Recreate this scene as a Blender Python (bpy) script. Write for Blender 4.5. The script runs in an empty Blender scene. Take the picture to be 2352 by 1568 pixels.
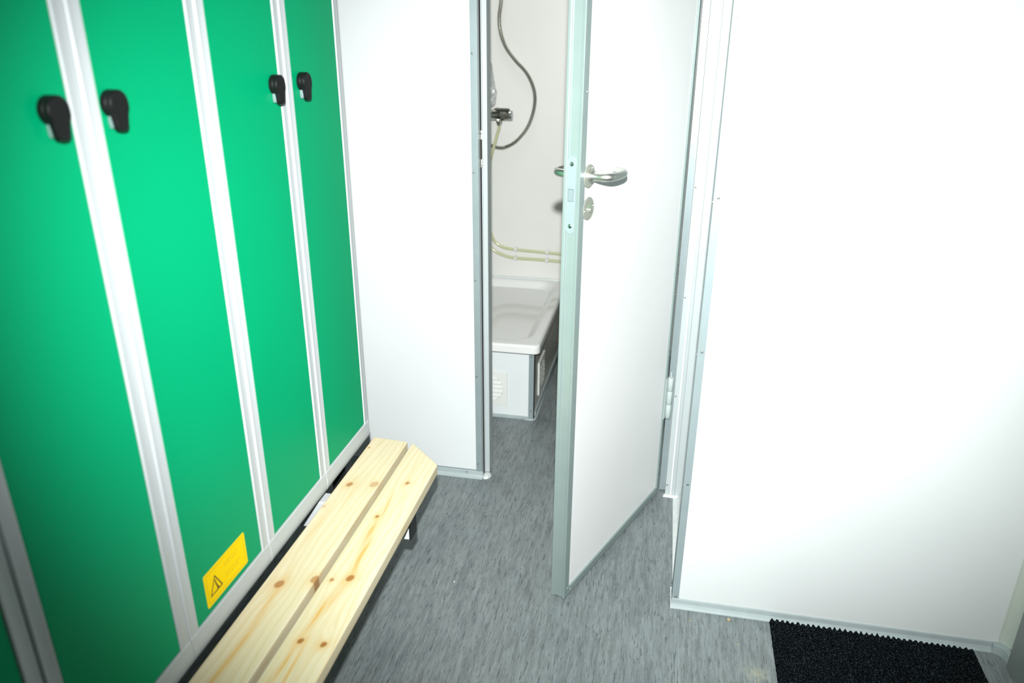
import bpy, bmesh, math, random
from mathutils import Vector, Matrix, noise
random.seed(7)
S = bpy.context.scene
COL = S.collection

# ---------------------------------------------------------------- camera
cam_d = bpy.data.cameras.new('camera'); cam = bpy.data.objects.new('camera', cam_d); COL.objects.link(cam)
yaw, pitch, roll = math.radians(-11.2674), math.radians(21.9118), math.radians(0.2968)
r0 = Vector((math.cos(yaw), -math.sin(yaw), 0)); f0 = Vector((math.sin(yaw), math.cos(yaw), 0)); u0 = Vector((0, 0, 1))
f1 = f0*math.cos(pitch) - u0*math.sin(pitch); u1 = u0*math.cos(pitch) + f0*math.sin(pitch)
r2 = r0*math.cos(roll) + u1*math.sin(roll); u2 = -r0*math.sin(roll) + u1*math.cos(roll)
cam.matrix_world = Matrix(((r2.x, u2.x, -f1.x, 0), (r2.y, u2.y, -f1.y, 0), (r2.z, u2.z, -f1.z, 1.38), (0, 0, 0, 1)))
cam_d.sensor_width = 36; cam_d.lens = 1733.31*36/2352
cam_d.clip_start = 0.02; cam_d.clip_end = 50
cam_d.dof.use_dof = True; cam_d.dof.focus_distance = 2.0; cam_d.dof.aperture_fstop = 2.8
S.camera = cam

# ---------------------------------------------------------------- world, lights, exposure
w = bpy.data.worlds.new('world'); S.world = w; w.use_nodes = True
w.node_tree.nodes['Background'].inputs[0].default_value = (.8, .9, 1, 1)
w.node_tree.nodes['Background'].inputs[1].default_value = .02
S.view_settings.view_transform = 'Standard'; S.view_settings.look = 'None'
S.view_settings.exposure = 0; S.view_settings.gamma = 1; S.view_settings.use_curve_mapping = False

def light(name, kind, loc, energy, color=(1, 1, 1), **k):
    d = bpy.data.lights.new(name, kind); d.energy = energy; d.color = color
    for a, b in k.items(): setattr(d, a, b)
    o = bpy.data.objects.new(name, d); COL.objects.link(o); o.location = loc
    return o
# the camera's flash, just above the lens, its zoomed beam aimed a little above the picture's centre
flash = light('camera_flash', 'SPOT', (0.0, -0.01, 1.54), 450, (1.0, 1.0, 1.0), spot_size=math.radians(84), spot_blend=1.0, shadow_soft_size=.016)
fd = (f1*1.0 + u2*-.005 + r2*.10).normalized()
flash.rotation_euler = fd.to_track_quat('-Z', 'Y').to_euler(); flash.scale = (1.06, .925, 1)      # the reflector throws wider than high
# dim ceiling light of the shower room
l2 = light('ceiling_light_shower', 'AREA', (-.6, 2.9, 2.30), 3.7, (1.0, 1.0, .94), shape='RECTANGLE', size=.5, size_y=.5)

# ---------------------------------------------------------------- materials
KA = .78      # every surface's reflectance, against the flash's strength
def mat(name, col, rough=.5, metal=0., spec=.5, coat=0., **k):
    col = tuple(c*(KA if metal < .6 else .9) for c in col)
    m = bpy.data.materials.new(name); m.use_nodes = True
    b = m.node_tree.nodes['Principled BSDF']
    b.inputs['Base Color'].default_value = (*col, 1); b.inputs['Roughness'].default_value = rough
    b.inputs['Metallic'].default_value = metal; b.inputs['Specular IOR Level'].default_value = spec
    b.inputs['Coat Weight'].default_value = coat
    for a, v in k.items(): b.inputs[a].default_value = v
    return m
class NT:
    def __init__(s, m): s.t = m.node_tree; s.b = s.t.nodes['Principled BSDF']
    def n(s, kind, **k):
        x = s.t.nodes.new(kind)
        for a, v in k.items(): setattr(x, a, v)
        return x
    def l(s, a, b): s.t.links.new(a, b)
    def math(s, op, a, b=None, clamp=False):
        x = s.n('ShaderNodeMath', operation=op, use_clamp=clamp)
        for i, v in enumerate((a, b)):
            if v is None: continue
            if isinstance(v, (int, float)): x.inputs[i].default_value = v
            else: s.l(v, x.inputs[i])
        return x.outputs[0]
    def ramp(s, v, stops):
        x = s.n('ShaderNodeValToRGB'); s.l(v, x.inputs[0])
        e = x.color_ramp.elements
        while len(e) < len(stops): e.new(.5)
        for i, (p, c) in enumerate(stops):
            e[i].position = p; e[i].color = (*c, 1) if len(c) == 3 else c
        return x.outputs[0]
    def noise(s, vec, scale, detail=3, rough=.5, dist=0.):
        x = s.n('ShaderNodeTexNoise'); s.l(vec, x.inputs['Vector']); x.inputs['Scale'].default_value = scale
        x.inputs['Detail'].default_value = detail; x.inputs['Roughness'].default_value = rough; x.inputs['Distortion'].default_value = dist
        return x.outputs['Fac']
    def mapv(s, vec, scale=(1, 1, 1), loc=(0, 0, 0), rot=(0, 0, 0)):
        x = s.n('ShaderNodeMapping'); s.l(vec, x.inputs[0])
        x.inputs['Scale'].default_value = scale; x.inputs['Location'].default_value = loc; x.inputs['Rotation'].default_value = rot
        return x.outputs[0]
    def mix(s, f, a, b, blend='MIX'):
        x = s.n('ShaderNodeMix', data_type='RGBA', blend_type=blend)
        if isinstance(f, (int, float)): x.inputs[0].default_value = f
        else: s.l(f, x.inputs[0])
        for i, v in ((6, a), (7, b)):
            if isinstance(v, tuple): x.inputs[i].default_value = (*v, 1)
            else: s.l(v, x.inputs[i])
        return x.outputs[2]
    def bump(s, h, strength=.2, dist=.001):
        x = s.n('ShaderNodeBump'); x.inputs['Strength'].default_value = strength; x.inputs['Distance'].default_value = dist
        s.l(h, x.inputs['Height']); s.l(x.outputs[0], s.b.inputs['Normal'])
    def obj(s): return s.n('ShaderNodeTexCoord').outputs['Object']
    def pos(s): return s.n('ShaderNodeNewGeometry').outputs['Position']

def subtle(m, amt=.04, scale=6, bump=.05, bscale=900, bd=.0003):
    t = NT(m); c = tuple(t.b.inputs['Base Color'].default_value)[:3]
    p = t.pos()
    n = t.noise(p, scale, 3)
    d = tuple(x*(1-amt) for x in c); u = tuple(min(1, x*(1+amt)) for x in c)
    t.l(t.ramp(n, [(.3, d), (.7, u)]), t.b.inputs['Base Color'])
    if bump: t.bump(t.noise(p, bscale, 2), bump, bd)
    return m

M_WALL = subtle(mat('white_wall_panel', (.765, .82, .81), .42, spec=.35), .02, 3, .06, 700)
M_CORNERPROFILE = subtle(mat('cream_corner_profile', (.58, .65, .57), .5), .02)
M_SHOWER = subtle(mat('shower_wall_panel', (.87, .885, .84), .3, spec=.5), .02, 3, .04, 500)
M_CEIL = mat('white_ceiling', (.42, .45, .44), .6)
M_DOORP = subtle(mat('white_door_panel', (.98, 1.0, .985), .4, spec=.3), .015, 4, .04, 600)
M_ALU = subtle(mat('anodised_aluminium', (.33, .41, .42), .42, metal=.25), .03, 20, .1, 1200)
M_ALUDOOR = subtle(mat('anodised_door_profile', (.32, .405, .388), .40, metal=.3), .03, 20, .06, 1200)
M_FRAME = subtle(mat('grey_white_frame_profile', (.52, .59, .59), .4, metal=.1), .02, 8, .03, 900)
M_SKIRT = subtle(mat('grey_vinyl_skirting', (.42, .50, .50), .45), .05, 30, .05, 600)
M_SEAL = subtle(mat('translucent_sealant', (.72, .78, .76), .35), .06, 60, .2, 200, .002)
M_STEEL = mat('stainless_steel', (.74, .75, .70), .34, metal=1.)
M_BRUSH = mat('brushed_steel_plate', (.46, .49, .42), .45, metal=.5)
M_PLATE = mat('satin_lock_plate', (.36, .45, .47), .45, metal=.3)
M_CHROME = mat('chrome', (.62, .62, .58), .07, metal=1.)
M_SCREW = mat('dull_screw', (.34, .35, .34), .35, metal=.8)
M_HINGE = mat('pale_green_grey_hinge_plastic', (.50, .585, .56), .4)
M_DARK = mat('dark_joint', (.012, .012, .012), .7)
M_GREEN = subtle(mat('green_lacquer', (.0, .380, .158), .42, spec=.06), .03, 3, .05, 900, .0002)
M_LFRAME = subtle(mat('light_grey_lacquer', (.57, .62, .63), .42, spec=.3), .01, 3, .03, 900, .0002)
M_BLACK = subtle(mat('black_plastic', (.006, .007, .007), .45, spec=.22), .2, 200, .2, 2500, .0002)
M_ENDCAP = mat('black_end_cap', (.012, .015, .016), .45)
M_TUBE = mat('light_grey_steel_tube', (.72, .77, .78), .35)
M_HASP = mat('zinc_hasp', (.42, .52, .56), .3, metal=.5)
M_YEL = mat('yellow_label', (1.15, .80, .0), .5, spec=.08)
M_YELB = mat('label_outline_print', (.55, .36, .0), .45)
M_PRINT = mat('label_black_print', (.02, .015, .0), .45)
M_TEXT = mat('label_small_print', (.62, .42, .0), .5)
M_TRAY = mat('white_acrylic', (.88, .90, .88), .12, spec=.6, coat=.4)
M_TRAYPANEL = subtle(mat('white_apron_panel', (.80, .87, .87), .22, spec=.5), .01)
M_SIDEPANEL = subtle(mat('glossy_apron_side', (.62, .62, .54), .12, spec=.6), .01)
M_GRILL = mat('white_plastic_grille', (.82, .86, .82), .35)
M_HOSE = mat('yellow_clear_hose', (.84, .88, .55), .18, spec=.6)
M_HOSE.node_tree.nodes['Principled BSDF'].inputs['Transmission Weight'].default_value = .35
M_CLIP = mat('clear_pipe_clip', (.80, .84, .82), .2)
M_BAG = mat('thin_plastic_film', (.88, .91, .90), .25, spec=.6)
M_BAG.node_tree.nodes['Principled BSDF'].inputs['Transmission Weight'].default_value = .45
M_CRUMB = mat('tan_crumb', (.55, .42, .22), .8)
M_CRUMBW = mat('white_crumb', (.9, .85, .78), .6)
M_REDM = mat('indicator_green', (.12, .5, .05), .5)
M_LAMP = mat('lamp_diffuser', (.9, .9, .9), .5)
M_LAMP.node_tree.nodes['Principled BSDF'].inputs['Emission Color'].default_value = (1, 1, 1, 1)
M_LAMP.node_tree.nodes['Principled BSDF'].inputs['Emission Strength'].default_value = 1.0

def floor_material():
    m = mat('grey_flecked_vinyl', (.3, .3, .3), .42, spec=.4); t = NT(m); p = t.pos()
    big = t.noise(t.mapv(p, (1.6, .8, 1)), 4, 3)
    warp = t.n('ShaderNodeVectorMath', operation='ADD')
    nw = t.n('ShaderNodeTexNoise'); t.l(p, nw.inputs['Vector']); nw.inputs['Scale'].default_value = 26; nw.inputs['Detail'].default_value = 3
    sc = t.n('ShaderNodeVectorMath', operation='SCALE'); t.l(nw.outputs['Color'], sc.inputs[0]); sc.inputs['Scale'].default_value = .007
    t.l(p, warp.inputs[0]); t.l(sc.outputs[0], warp.inputs[1]); q = warp.outputs[0]
    n1 = t.noise(t.mapv(q, (1, .085, 1)), 270, 4, .62)
    n2 = t.noise(t.mapv(q, (1, .09, 1), (3, 1, 0)), 130, 5, .7)
    n3 = t.noise(t.mapv(q, (1, .07, 1), (7, 5, 0)), 430, 3, .6)
    base = t.ramp(n2, [(.36, (.165, .190, .193)), (.52, (.235, .275, .277)), (.68, (.292, .342, .344))])
    dark = t.ramp(n1, [(.34, (1, 1, 1)), (.43, (0, 0, 0))])
    c = t.mix(dark, base, (.095, .110, .118))
    light_ = t.ramp(n3, [(.58, (0, 0, 0)), (.75, (.75, .75, .75))])
    c = t.mix(light_, c, (.38, .45, .45))
    vv = t.ramp(big, [(.3, (.86, .87, .87)), (.7, (1.06, 1.05, 1.04))])
    c = t.mix(1.0, c, vv, 'MULTIPLY')
    # a yellowish dirty mark near the mat
    d = t.n('ShaderNodeVectorMath', operation='DISTANCE'); t.l(p, d.inputs[0]); d.inputs[1].default_value = (.302, 1.438, 0)
    nn = t.noise(p, 90, 3)
    f = t.math('MULTIPLY', t.math('SUBTRACT', t.math('SUBTRACT', .034, d.outputs['Value']), t.math('MULTIPLY', t.math('SUBTRACT', nn, .5), .09)), 22, True)
    c = t.mix(t.math('MULTIPLY', f, .55), c, (.50, .50, .33))
    c = t.mix(1.0, c, (KA*.97,)*3, 'MULTIPLY')
    t.l(c, t.b.inputs['Base Color'])
    t.bump(n1, .12, .0006)
    return m
M_FLOOR = floor_material()

def wood_material(name, knots, streaks, seed):
    m = mat(name, (.8, .7, .5), .45, spec=.35); t = NT(m); p = t.pos()
    def blob(cx, cy, sx, sy, rot=0.):
        v = t.n('ShaderNodeVectorMath', operation='SUBTRACT'); t.l(p, v.inputs[0]); v.inputs[1].default_value = (cx, cy, .4)
        if rot:
            r = t.n('ShaderNodeVectorRotate', rotation_type='Z_AXIS'); t.l(v.outputs[0], r.inputs['Vector']); r.inputs['Angle'].default_value = rot; vv = r.outputs[0]
        else: vv = v.outputs[0]
        s_ = t.n('ShaderNodeVectorMath', operation='MULTIPLY'); t.l(vv, s_.inputs[0]); s_.inputs[1].default_value = (1/sx, 1/sy, 0)
        ln = t.n('ShaderNodeVectorMath', operation='LENGTH'); t.l(s_.outputs[0], ln.inputs[0])
        return ln.outputs['Value']
    sep = t.n('ShaderNodeSeparateXYZ'); t.l(p, sep.inputs[0])
    wn = t.noise(t.mapv(p, (6, .9, 6), (seed, seed, 0)), 3, 3, .5)
    g = t.math('ADD', sep.outputs[0], t.math('MULTIPLY', t.math('SUBTRACT', wn, .5), .05))
    for (kx, ky, r, dk, sg) in knots:           # the grain swings round each knot
        e = t.math('EXPONENT', t.math('MULTIPLY', t.math('POWER', blob(kx, ky, r*1.6, r*4.5), 2), -1))
        g = t.math('ADD', g, t.math('MULTIPLY', e, .008*sg))
    lines = t.math('SINE', t.math('MULTIPLY', g, 900))
    lines2 = t.math('SINE', t.math('MULTIPLY', g, 390))
    fine = t.noise(t.mapv(p, (1, .03, 1), (seed, 0, 0)), 700, 3, .6)
    k = t.math('ADD', t.math('MULTIPLY', lines, .20), t.math('ADD', t.math('MULTIPLY', lines2, .28), t.math('MULTIPLY', t.math('SUBTRACT', fine, .5), .9)))
    k = t.math('ADD', t.math('MULTIPLY', k, .5), .5)
    amp = t.noise(t.mapv(p, (8, 1, 8), (seed*3, 0, 0)), 2, 2)
    c = t.ramp(k, [(.1, (.69, .54, .27)), (.55, (.79, .69, .46)), (.9, (.83, .76, .56))])
    c = t.mix(t.math('MULTIPLY', amp, .35), c, (.81, .74, .52))
    for (sx, sy, a, b, rot, st) in streaks:
        e = t.math('EXPONENT', t.math('MULTIPLY', t.math('POWER', blob(sx, sy, a, b, rot), 2), -1))
        f = t.math('MULTIPLY', t.math('MULTIPLY', e, t.math('ADD', .55, t.math('MULTIPLY', lines2, .35))), st, True)
        c = t.mix(f, c, (.74, .42, .09))
    for (kx, ky, r, dk, sg) in knots:
        L = blob(kx, ky, r, r*1.35, .3)
        ring = t.math('MULTIPLY', t.math('EXPONENT', t.math('MULTIPLY', t.math('POWER', L, 2), -.26)), .62*dk)
        c = t.mix(ring, c, (.74, .45, .14))
        n = t.noise(p, 300, 2)
        core = t.math('MULTIPLY', t.math('SUBTRACT', 1.0, t.math('ADD', L, t.math('MULTIPLY', t.math('SUBTRACT', n, .5), .5))), 3.0, True)
        c = t.mix(t.math('MULTIPLY', core, dk), c, (.40, .165, .035))
    c = t.mix(1.0, c, (KA*1.02,)*3, 'MULTIPLY')
    t.l(c, t.b.inputs['Base Color']); t.bump(k, .08, .0004)
    return m
M_WOOD_IN = wood_material('pine_inner_plank',
    [(-.673, 1.423, .0085, .75, 1), (-.616, 1.435, .011, .45, -1), (-.691, 1.595, .003, .8, 1), (-.694, 1.327, .004, .35, 1), (-.668, 1.066, .010, .8, -1), (-.606, 1.093, .010, .7, 1), (-.640, .60, .01, .8, 1)],
    [(-.677, 1.25, .006, .09, .05, .5), (-.661, .97, .006, .12, -.03, 1.0), (-.664, .84, .006, .08, .03, 1.0), (-.655, 1.38, .004, .05, 0, .5)], 3.1)
M_WOOD_OUT = wood_material('pine_outer_plank',
    [(-.541, 1.456, .0055, .85, 1), (-.563, 1.314, .0045, .95, 1), (-.541, 1.110, .0085, .95, -1), (-.574, 1.098, .0045, .8, 1), (-.561, .937, .0060, 1.0, 1), (-.518, .937, .0062, 1.0, -1)],
    [(-.552, 1.225, .0085, .085, -.10, 1.3), (-.545, 1.165, .006, .05, -.02, .8), (-.555, 1.03, .0085, .08, .12, 1.3), (-.568, .86, .006, .08, .09, 1.2), (-.548, .87, .0035, .08, -.03, 1.0), (-.530, .86, .005, .09, .0, .6), (-.556, 1.36, .004, .06, -.1, .9), (-.535, 1.36, .004, .07, .1, .4), (-.545, 1.50, .003, .07, 0, .4)], 8.4)

def mat_pile():
    m = mat('black_ribbed_mat', (.012, .014, .015), .95, spec=.0); t = NT(m); p = t.pos()
    n = t.noise(p, 300, 3, .75)
    t.l(t.ramp(n, [(.42, (.0015, .002, .0025)), (.56, (.010, .014, .016)), (.70, (.085, .11, .12))]), t.b.inputs['Base Color'])
    t.bump(t.noise(p, 700, 2), 1, .003)
    return m
M_MAT = mat_pile()

# ---------------------------------------------------------------- mesh helpers
def build(name, bm, m, parent=None, smooth=False, bevel=0., seg=2, kind=None):
    me = bpy.data.meshes.new(name); bmesh.ops.recalc_face_normals(bm, faces=bm.faces); bm.to_mesh(me); bm.free()
    o = bpy.data.objects.new(name, me); COL.objects.link(o); me.materials.append(m)
    if parent is not None: o.parent = parent
    if smooth:
        for f in me.polygons: f.use_smooth = True
    if bevel:
        b = o.modifiers.new('bevel', 'BEVEL'); b.width = bevel; b.segments = seg; b.limit_method = 'ANGLE'; b.angle_limit = math.radians(40)
        for f in me.polygons: f.use_smooth = True
        wn = o.modifiers.new('normals', 'WEIGHTED_NORMAL'); wn.keep_sharp = True
    if kind: o['kind'] = kind
    return o
def box(bm, a, b, mtx=None):
    vs = [bm.verts.new((x, y, z)) for x in (a[0], b[0]) for y in (a[1], b[1]) for z in (a[2], b[2])]
    for f in ((0, 1, 3, 2), (4, 6, 7, 5), (0, 4, 5, 1), (2, 3, 7, 6), (0, 2, 6, 4), (1, 5, 7, 3)): bm.faces.new([vs[i] for i in f])
    if mtx:
        for v in vs: v.co = mtx @ v.co
    return vs
def prism(bm, poly, z0, z1, mtx=None, scale_top=1.):
    """poly: (x, y) outline extruded along z"""
    n = len(poly); cx = sum(p[0] for p in poly)/n; cy = sum(p[1] for p in poly)/n
    lo = [bm.verts.new((x, y, z0)) for x, y in poly]
    hi = [bm.verts.new((cx+(x-cx)*scale_top, cy+(y-cy)*scale_top, z1)) for x, y in poly]
    for i in range(n): bm.faces.new([lo[i], lo[(i+1) % n], hi[(i+1) % n], hi[i]])
    bm.faces.new(lo[::-1]); bm.faces.new(hi)
    if mtx:
        for v in lo+hi: v.co = mtx @ v.co
def lathe(bm, prof, n=24, mtx=None, cap=True):
    """prof: (radius, z)"""
    rings = []
    for r, z in prof:
        rings.append([bm.verts.new((r*math.cos(2*math.pi*i/n), r*math.sin(2*math.pi*i/n), z)) for i in range(n)])
    for a, b in zip(rings, rings[1:]):
        for i in range(n): bm.faces.new([a[i], a[(i+1) % n], b[(i+1) % n], b[i]])
    if cap: bm.faces.new(rings[0][::-1]); bm.faces.new(rings[-1])
    if mtx:
        for r in rings:
            for v in r: v.co = mtx @ v.co
def catmull(pts, k=8):
    P = [Vector(p) for p in pts]; P = [P[0]*2-P[1]] + P + [P[-1]*2-P[-2]]; out = []
    for i in range(1, len(P)-2):
        for j in range(k):
            s = j/k; a, b, c, d = P[i-1:i+3]
            out.append(.5*((2*b) + (c-a)*s + (2*a-5*b+4*c-d)*s*s + (3*b-a-3*c+d)*s**3))
    out.append(P[-2]); return out
def tube(bm, pts, rad, n=12, cap=True):
    pts = [Vector(p) for p in pts]; rings = []; up = None
    for i, p in enumerate(pts):
        d = (pts[min(i+1, len(pts)-1)] - pts[max(i-1, 0)]).normalized()
        if up is None:
            up = Vector((0, 0, 1)) if abs(d.z) < .9 else Vector((1, 0, 0))
        x = up.cross(d).normalized(); up = d.cross(x).normalized()
        r = rad(i) if callable(rad) else rad
        rings.append([bm.verts.new(p + (x*math.cos(2*math.pi*k/n) + up*math.sin(2*math.pi*k/n))*r) for k in range(n)])
    for a, b in zip(rings, rings[1:]):
        for i in range(n): bm.faces.new([a[i], a[(i+1) % n], b[(i+1) % n], b[i]])
    if cap: bm.faces.new(rings[0][::-1]); bm.faces.new(rings[-1])
def rrect(w, h, r, cx=0, cy=0, k=5):
    out = []
    for (sx, sy, a0) in ((1, 1, 0), (-1, 1, 90), (-1, -1, 180), (1, -1, 270)):
        for i in range(k+1):
            a = math.radians(a0 + 90*i/k); out.append((cx+sx*(w/2-r)+r*math.cos(a), cy+sy*(h/2-r)+r*math.sin(a)))
    return out
def basis(o, x, y, z):
    return Matrix(((x[0], y[0], z[0], o[0]), (x[1], y[1], z[1], o[1]), (x[2], y[2], z[2], o[2]), (0, 0, 0, 1)))
def thing(name, loc, label=None, cat=None, group=None, kind=None):
    o = bpy.data.objects.new(name, None); COL.objects.link(o); o.location = loc; o.empty_display_size = .05
    if label: o['label'] = label
    if cat: o['category'] = cat
    if group: o['group'] = group
    if kind: o['kind'] = kind
    return o
def tag(o, label, cat, group=None):
    o['label'] = label; o['category'] = cat
    if group: o['group'] = group
    return o
def reparent(root):
    """parts are modelled in world coordinates; give them the root's frame"""
    bpy.context.view_layer.update()
    for c in root.children:
        c.matrix_parent_inverse = root.matrix_world.inverted()
def struct(name, bm, m, label, cat, **k):
    o = build(name, bm, m, kind='structure', **k); o['label'] = label; o['category'] = cat
    return o
SCREW = None
def screw(name, parent, loc, nrm, r=.0032, m=None):
    bm = bmesh.new(); n = Vector(nrm).normalized(); q = n.to_track_quat('Z', 'Y').to_matrix().to_4x4(); q.translation = Vector(loc)
    lathe(bm, [(r, -.001), (r, .0006), (r*.75, .0016), (r*.32, .0020), (r*.28, .0009)], 12, q)
    return build(name, bm, m or M_SCREW, parent, smooth=False)

H_ROOM = 2.34
# ---------------------------------------------------------------- the setting
bm = bmesh.new(); box(bm, (-1.30, -.45, -.05), (.123, 3.45, 0))
fl = struct('floor', bm, M_FLOOR, 'grey vinyl floor with dark streaky flecks', 'floor')
bm = bmesh.new(); box(bm, (.1238, -.45, -.05), (1.1, 1.70, 0))
f2 = build('floor_sheet', bm, M_FLOOR, fl); f2['label'] = 'second vinyl sheet beyond the seam, under the mat'
bm = bmesh.new(); box(bm, (.1230, -.45, -.05), (.1238, 1.70, -.0006)); build('floor_seam', bm, M_SKIRT, fl)
bm = bmesh.new(); box(bm, (-1.30, -.45, H_ROOM), (1.1, 3.45, H_ROOM+.05))
struct('ceiling', bm, M_CEIL, 'plain white ceiling of the cabin', 'ceiling')
bm = bmesh.new(); box(bm, (-1.30, -.45, 0), (-1.22, 2.133, H_ROOM)); struct('wall_left', bm, M_WALL, 'white wall panel behind the green lockers', 'wall')
bm = bmesh.new(); box(bm, (-1.22, 2.133, 0), (-.530, 2.19, H_ROOM))
wb = struct('wall_back', bm, M_WALL, 'white partition wall between the lockers and the shower doorway', 'wall')
bm = bmesh.new(); box(bm, (-.530, 2.15, 2.06), (.1345, 2.19, H_ROOM)); build('lintel_panel', bm, M_WALL, wb)
bm = bmesh.new(); box(bm, (.1062, 1.633, 0), (.886, 1.68, H_ROOM))
struct('wall_partition', bm, M_WALL, 'large white wall panel right of the open door', 'wall')
bm = bmesh.new(); box(bm, (.1345, 1.68, 0), (.17, 2.20, H_ROOM))
struct('wall_return', bm, M_FRAME, 'narrow return wall between the door frame and the front panel', 'wall')
bm = bmesh.new(); box(bm, (.902, -.45, 0), (.95, 1.68, H_ROOM))
struct('wall_right', bm, M_WALL, 'white side wall at the far right beside the mat', 'wall')
bm = bmesh.new(); box(bm, (-1.30, 3.35, 0), (.6, 3.45, H_ROOM)); struct('wall_shower_back', bm, M_SHOWER, 'off-white rear wall of the shower room behind the mixer', 'wall')
bm = bmesh.new(); box(bm, (-1.30, 2.19, 0), (-1.22, 3.35, H_ROOM)); struct('wall_shower_left', bm, M_SHOWER, 'off-white left wall of the shower room', 'wall')
bm = bmesh.new(); box(bm, (.50, 2.20, 0), (.6, 3.35, H_ROOM)); struct('wall_shower_right', bm, M_SHOWER, 'off-white right wall of the shower room', 'wall')
bm = bmesh.new(); box(bm, (.17, 2.15, 0), (.5, 2.20, H_ROOM)); struct('wall_shower_front', bm, M_SHOWER, 'off-white shower room wall beside the door frame', 'wall')

# rounded corner profile where partition and right wall meet
bm = bmesh.new(); R_ = .026
pts = [(.880, 1.640), (.880, 1.633)]
for i in range(7):
    a = math.radians(90*i/6); pts.append((.880 + .022*math.sin(a), 1.633 - .030 + .030*math.cos(a)))
pts += [(.906, 1.603), (.906, 1.640)]
prism(bm, pts, 0, H_ROOM); struct('trim_1', bm, M_CORNERPROFILE, 'cream cove profile in the corner above the mat', 'trim', smooth=False)

def skirting(name, p0, p1, inward, label, h=.026, d=.012, m=None):
    """cove skirting from p0 to p1 on the floor, growing towards inward"""
    p0 = Vector((*p0, 0)); p1 = Vector((*p1, 0)); u = (p1-p0).normalized(); n = Vector((*inward, 0))
    mt = basis(p0, n, Vector((0, 0, 1)), u)
    bm = bmesh.new(); prof = [(0, 0), (d, 0), (d, .002), (d*.55, .006), (d*.3, .012), (.003, h-.002), (.002, h), (0, h)]
    prism(bm, prof, 0, (p1-p0).length, mt)
    return struct(name, bm, m or M_SKIRT, label, 'skirting')
sb = skirting('baseboard_back', (-1.22, 2.133), (-.522, 2.133), (0, -1), 'grey skirting strip along the foot of the back partition')
bm = bmesh.new(); box(bm, (-1.22, 2.1312, .010), (-.545, 2.133, .030)); strip = build('metal_strip', bm, M_ALU, sb)
for x in (-.578, -.80, -1.0): screw('screw', sb, (x, 2.1305, .0185), (0, -1, 0))
skirting('baseboard_partition', (.104, 1.633), (.868, 1.633), (0, -1), 'grey skirting strip behind the black mat')
skirting('baseboard_return', (.1345, 1.680), (.1345, 2.145), (-1, 0), 'wide pale cove skirting on the floor along the return wall', m=M_SEAL, h=.032, d=.0275)
bm = bmesh.new(); prism(bm, [(.1015, 1.619), (.1045, 1.619), (.1045, 1.681), (.1060, 1.70), (.1015, 1.70)], 0, .006)
struct('trim_10', bm, M_SEAL, 'pale sealant foot around the corner of the partition', 'sealant', bevel=.001)
skirting('baseboard_right', (.902, -.45), (.902, 1.615), (-1, 0), 'grey skirting strip along the far right wall')
bm = bmesh.new()
prism(bm, [(.868, 1.621), (.868, 1.634), (.903, 1.634), (.903, 1.59), (.890, 1.59), (.888, 1.606), (.882, 1.615)], 0, .026)
struct('trim_2', bm, M_SKIRT, 'grey chamfered skirting piece in the right corner', 'skirting', bevel=.001)
skirting('baseboard_shower', (-.43, 3.35), (.5, 3.35), (0, -1), 'grey skirting strip at the foot of the shower room rear wall')

# aluminium angle on the free corner of the partition
bm = bmesh.new()
prism(bm, [(.1040, 1.6312), (.1215, 1.6312), (.1215, 1.6335), (.1062, 1.6335), (.1062, 1.680), (.1040, 1.680)], .004, H_ROOM)
tr = struct('trim_3', bm, M_ALU, 'grey aluminium angle with screws on the free corner of the right wall', 'trim', bevel=.0004)
for x, z in ((.1135, .032), (.1135, .372), (.1138, .722), (.1138, 1.072), (.1135, 1.42), (.1135, 1.77)): screw('screw', tr, (x, 1.6310, z), (0, -1, 0), .0034)
for z in (.02, .36, .71, 1.06): screw('screw', tr, (.1038, 1.645, z), (-1, 0, 0), .003)

# door frame, left post
bm = bmesh.new(); box(bm, (-.5450, 2.1305, .010), (-.5245, 2.133, H_ROOM))
tl = struct('trim_4', bm, M_ALU, 'flat grey aluminium strip with screws on the doorway left post', 'trim', bevel=.0004)
for z in (.054, .375, .697, 1.02, 1.34, 1.66, 1.98): screw('screw', tl, (-.5385, 2.1303, z), (0, -1, 0), .0032)
bm = bmesh.new()
prism(bm, [(-.5245, 2.1305), (-.5245, 2.162), (-.5285, 2.162), (-.5285, 2.1335)], .010, 2.06)           # lip of the channel
prism(bm, [(-.5275, 2.162), (-.5235, 2.162), (-.5215, 2.156), (-.5195, 2.156), (-.5180, 2.160), (-.5060, 2.160), (-.5050, 2.162), (-.5050, 2.205), (-.5275, 2.205)], .010, 2.06)
lp = struct('trim_5', bm, M_FRAME, 'narrow pale door post with a grooved strike side', 'door frame', bevel=.0005)
bm = bmesh.new(); prism(bm, [(-.5243, 2.150), (-.5230, 2.150), (-.5230, 2.163), (-.5243, 2.163)], .010, 2.06); build('rubber_seal', bm, M_DARK, lp)
# strike loop
bm = bmesh.new()
prism(bm, [(p[0], p[1]) for p in rrect(.010, .104, .0049, 0, 0)], 0, .0025, basis((-.5216, 2.1535, 1.084), (1, 0, 0), (0, 0, 1), (0, -1, 0)))
sp = build('strike_plate', bm, M_STEEL, lp, bevel=.0006); sp['label'] = 'shiny steel strike plate'
bm = bmesh.new()
prism(bm, rrect(.0052, .056, .002, 0, 0), 0, .0006, basis((-.5212, 2.1510, 1.083), (1, 0, 0), (0, 0, 1), (0, -1, 0)))
build('strike_slot', bm, M_DARK, sp)
for z in (1.128, 1.040): screw('screw', sp, (-.5214, 2.1508, z), (0, -1, 0), .0030)
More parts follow.
